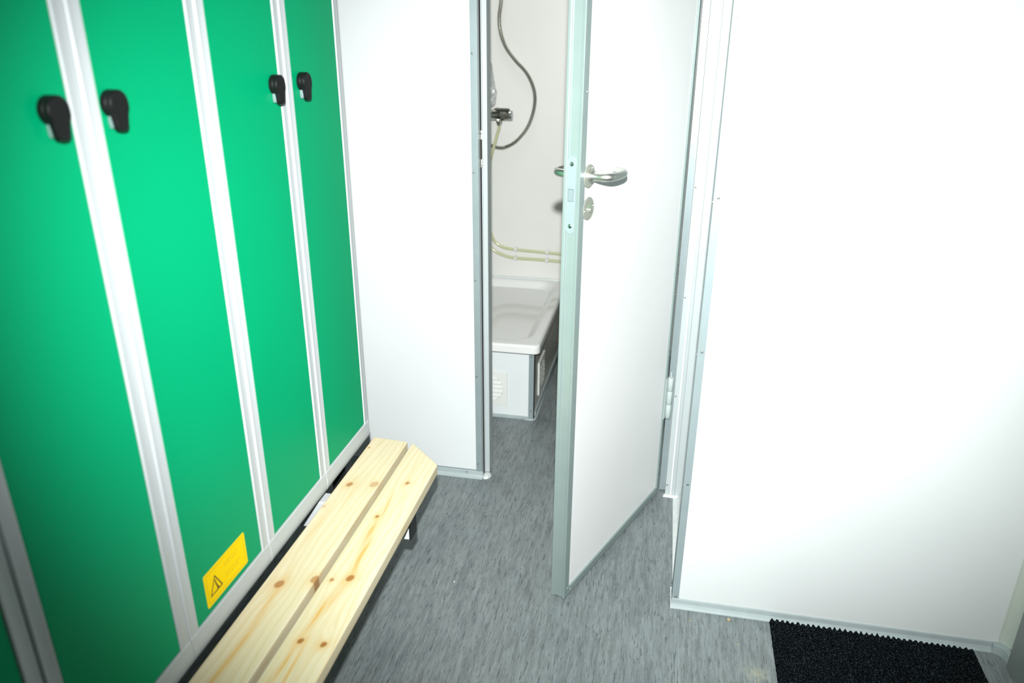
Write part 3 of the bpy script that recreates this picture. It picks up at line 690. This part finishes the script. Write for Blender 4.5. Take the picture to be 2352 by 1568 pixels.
# clear yellow water hoses with clips
y1_ = [(-.7165, 3.292, 1.036), (-.720, 3.30, 1.015), (-.728, 3.303, .992), (-.738, 3.308, .957), (-.752, 3.312, .915), (-.765, 3.32, .868), (-.777, 3.332, .812), (-.779, 3.333, .715), (-.778, 3.333, .605), (-.768, 3.333, .545), (-.745, 3.333, .503), (-.709, 3.333, .481), (-.648, 3.333, .472), (-.576, 3.333, .469), (-.501, 3.333, .466), (-.434, 3.333, .463), (-.354, 3.333, .459), (0, 3.333, .45), (.49, 3.333, .45)]
y2_ = [(-.800, 3.338, .90), (-.796, 3.338, .811), (-.795, 3.338, .613), (-.793, 3.338, .521), (-.777, 3.338, .486), (-.746, 3.338, .457), (-.70, 3.338, .438), (-.648, 3.338, .430), (-.577, 3.338, .429), (-.501, 3.338, .428), (-.434, 3.338, .425), (-.354, 3.338, .421), (0, 3.338, .41), (.49, 3.338, .41)]
bm = bmesh.new(); tube(bm, catmull(y1_, 10), .0066, 16); o = build('water_hose', bm, M_HOSE, None, smooth=True); tag(o, 'clear yellow hose hanging from the mixer nut, upper of the two runs', 'hose', 'clear yellow hoses clipped to the shower wall')
bm = bmesh.new(); tube(bm, catmull(y2_, 10), .0066, 16); o = build('water_hose', bm, M_HOSE, None, smooth=True); tag(o, 'clear yellow hose along the lower run, just above the tray', 'hose', 'clear yellow hoses clipped to the shower wall')
cl = [(-.649, .472, 'x', 'clear pipe clip on the upper yellow hose, left one'), (-.649, .430, 'x', 'clear pipe clip on the lower yellow hose, left one'), (-.502, .466, 'x', 'clear pipe clip on the upper yellow hose, near the door edge'), (-.502, .428, 'x', 'clear pipe clip on the lower yellow hose, near the door edge'),
      (-.779, .733, 'z', 'small clear clip halfway up the upright yellow hose'), (-.778, .612, 'z', 'small clear clip above the bend of the yellow hose'), (-.770, .850, 'z', 'topmost clear clip on the upright yellow hose')]
for x, z, ax, lab in cl:
    bm = bmesh.new()
    y = 3.333
    if ax == 'x': mtx = basis((x-.006, y, z), (0, 1, 0), (0, 0, 1), (1, 0, 0))
    else: mtx = basis((x, y, z-.006), (1, 0, 0), (0, 1, 0), (0, 0, 1))
    # C-shaped saddle round the hose
    n = 16; a0, a1 = (math.radians(215), math.radians(505)) if ax == 'x' else (math.radians(125), math.radians(415))
    a0, a1 = (math.radians(-140), math.radians(140)) if ax == 'x' else (math.radians(-230), math.radians(50))
    rot = math.pi if ax == 'x' else 0
    pin = [(.0069*math.cos(a0+(a1-a0)*i/n+rot), .0069*math.sin(a0+(a1-a0)*i/n+rot)) for i in range(n+1)]
    pout = [(.0088*math.cos(a0+(a1-a0)*i/n+rot), .0088*math.sin(a0+(a1-a0)*i/n+rot)) for i in range(n+1)]
    for i in range(n): prism(bm, [pin[i], pin[i+1], pout[i+1], pout[i]], 0, .012, mtx)
    fw = .0105
    if ax == 'x': box(bm, (x-.006, 3.3405, z-fw), (x+.006, 3.350, z+fw)); 
    else: box(bm, (x-fw, 3.3405, z-.006), (x+fw, 3.350, z+.006))
    o = build('pipe_clip', bm, M_CLIP, None); tag(o, lab, 'clip', 'clear clips holding the yellow hoses')

# crumpled plastic bag over the mixer's left part
bm = bmesh.new(); prof = [(1.0965, .030), (1.0985, .050), (1.104, .064), (1.117, .078), (1.141, .088), (1.176, .084), (1.22, .072), (1.272, .066), (1.298, .056), (1.332, .044), (1.38, .030), (1.45, .018), (1.50, .012)]
rg = []; nseg = 40
pz = catmull([(r_, 0, z_) for z_, r_ in prof], 4)
for q in pz:
    rr_ = []
    for i in range(nseg):
        a = 2*math.pi*i/nseg
        k = 1 + .16*noise.noise(Vector((math.cos(a)*2.2, math.sin(a)*2.2, q.z*26))) + .07*noise.noise(Vector((math.cos(a)*6, math.sin(a)*6, q.z*60)))
        rr_.append(bm.verts.new((-.818 + q.x*k*math.cos(a), 3.312 + min(.030, q.x*.36*k*math.sin(a)), q.z + .004*noise.noise(Vector((a*2, q.z*30, 2))))))
    rg.append(rr_)
for a, b in zip(rg, rg[1:]):
    for i in range(nseg): bm.faces.new([a[i], a[(i+1) % nseg], b[(i+1) % nseg], b[i]])
bag = build('plastic_bag', bm, M_BAG, None, smooth=False); tag(bag, 'crumpled translucent plastic bag hanging above the mixer', 'plastic bag')

# ---------------------------------------------------------------- crumbs on the floor
def crumb(x, y, r, m, lab, sd):
    bm = bmesh.new(); bmesh.ops.create_icosphere(bm, subdivisions=2, radius=r)
    for v in bm.verts: v.co = v.co*(1+.5*noise.noise(v.co*300+Vector((sd, 0, 0)))); v.co.z = max(-r*.6, v.co.z*.7)
    for v in bm.verts: v.co += Vector((x, y, r*.6))
    o = build('crumb', bm, m, None); tag(o, lab, 'crumb')
crumb(-.477, 1.606, .0022, M_CRUMBW, 'tiny white crumb on the floor between bench and door', 1)
crumb(.249, 1.607, .0040, M_CRUMB, 'tan crumb on the floor at the foot of the right wall', 2)
crumb(.153, 1.585, .0018, M_CRUMB, 'tiny tan crumb on the floor near the aluminium corner', 3)
crumb(.264, 1.524, .0016, M_CRUMB, 'tiny reddish speck on the floor left of the black mat', 4)

# ceiling lamps
for nm, (x, y), (a, b), lab in (('ceiling_lamp', (.05, .7), (.30, 1.25), 'long ceiling lamp over the changing room'), ('ceiling_lamp', (-.5, 2.75), (.52, .52), 'square ceiling lamp in the shower room')):
    t = thing(nm, (x, y, H_ROOM), lab, 'lamp')
    bm = bmesh.new(); box(bm, (x-a/2, y-b/2, 2.318), (x+a/2, y+b/2, H_ROOM)); build('lamp_housing', bm, M_CEIL, t, bevel=.004)
    bm = bmesh.new(); box(bm, (x-a/2+.02, y-b/2+.02, 2.312), (x+a/2-.02, y+b/2-.02, 2.318)); build('diffuser', bm, M_LAMP, t)
    reparent(t)
for r in (door, bench, mt_, tray, mx, hh_): reparent(r)
# sub-parts hang from parts without offset of their own: nothing else to do
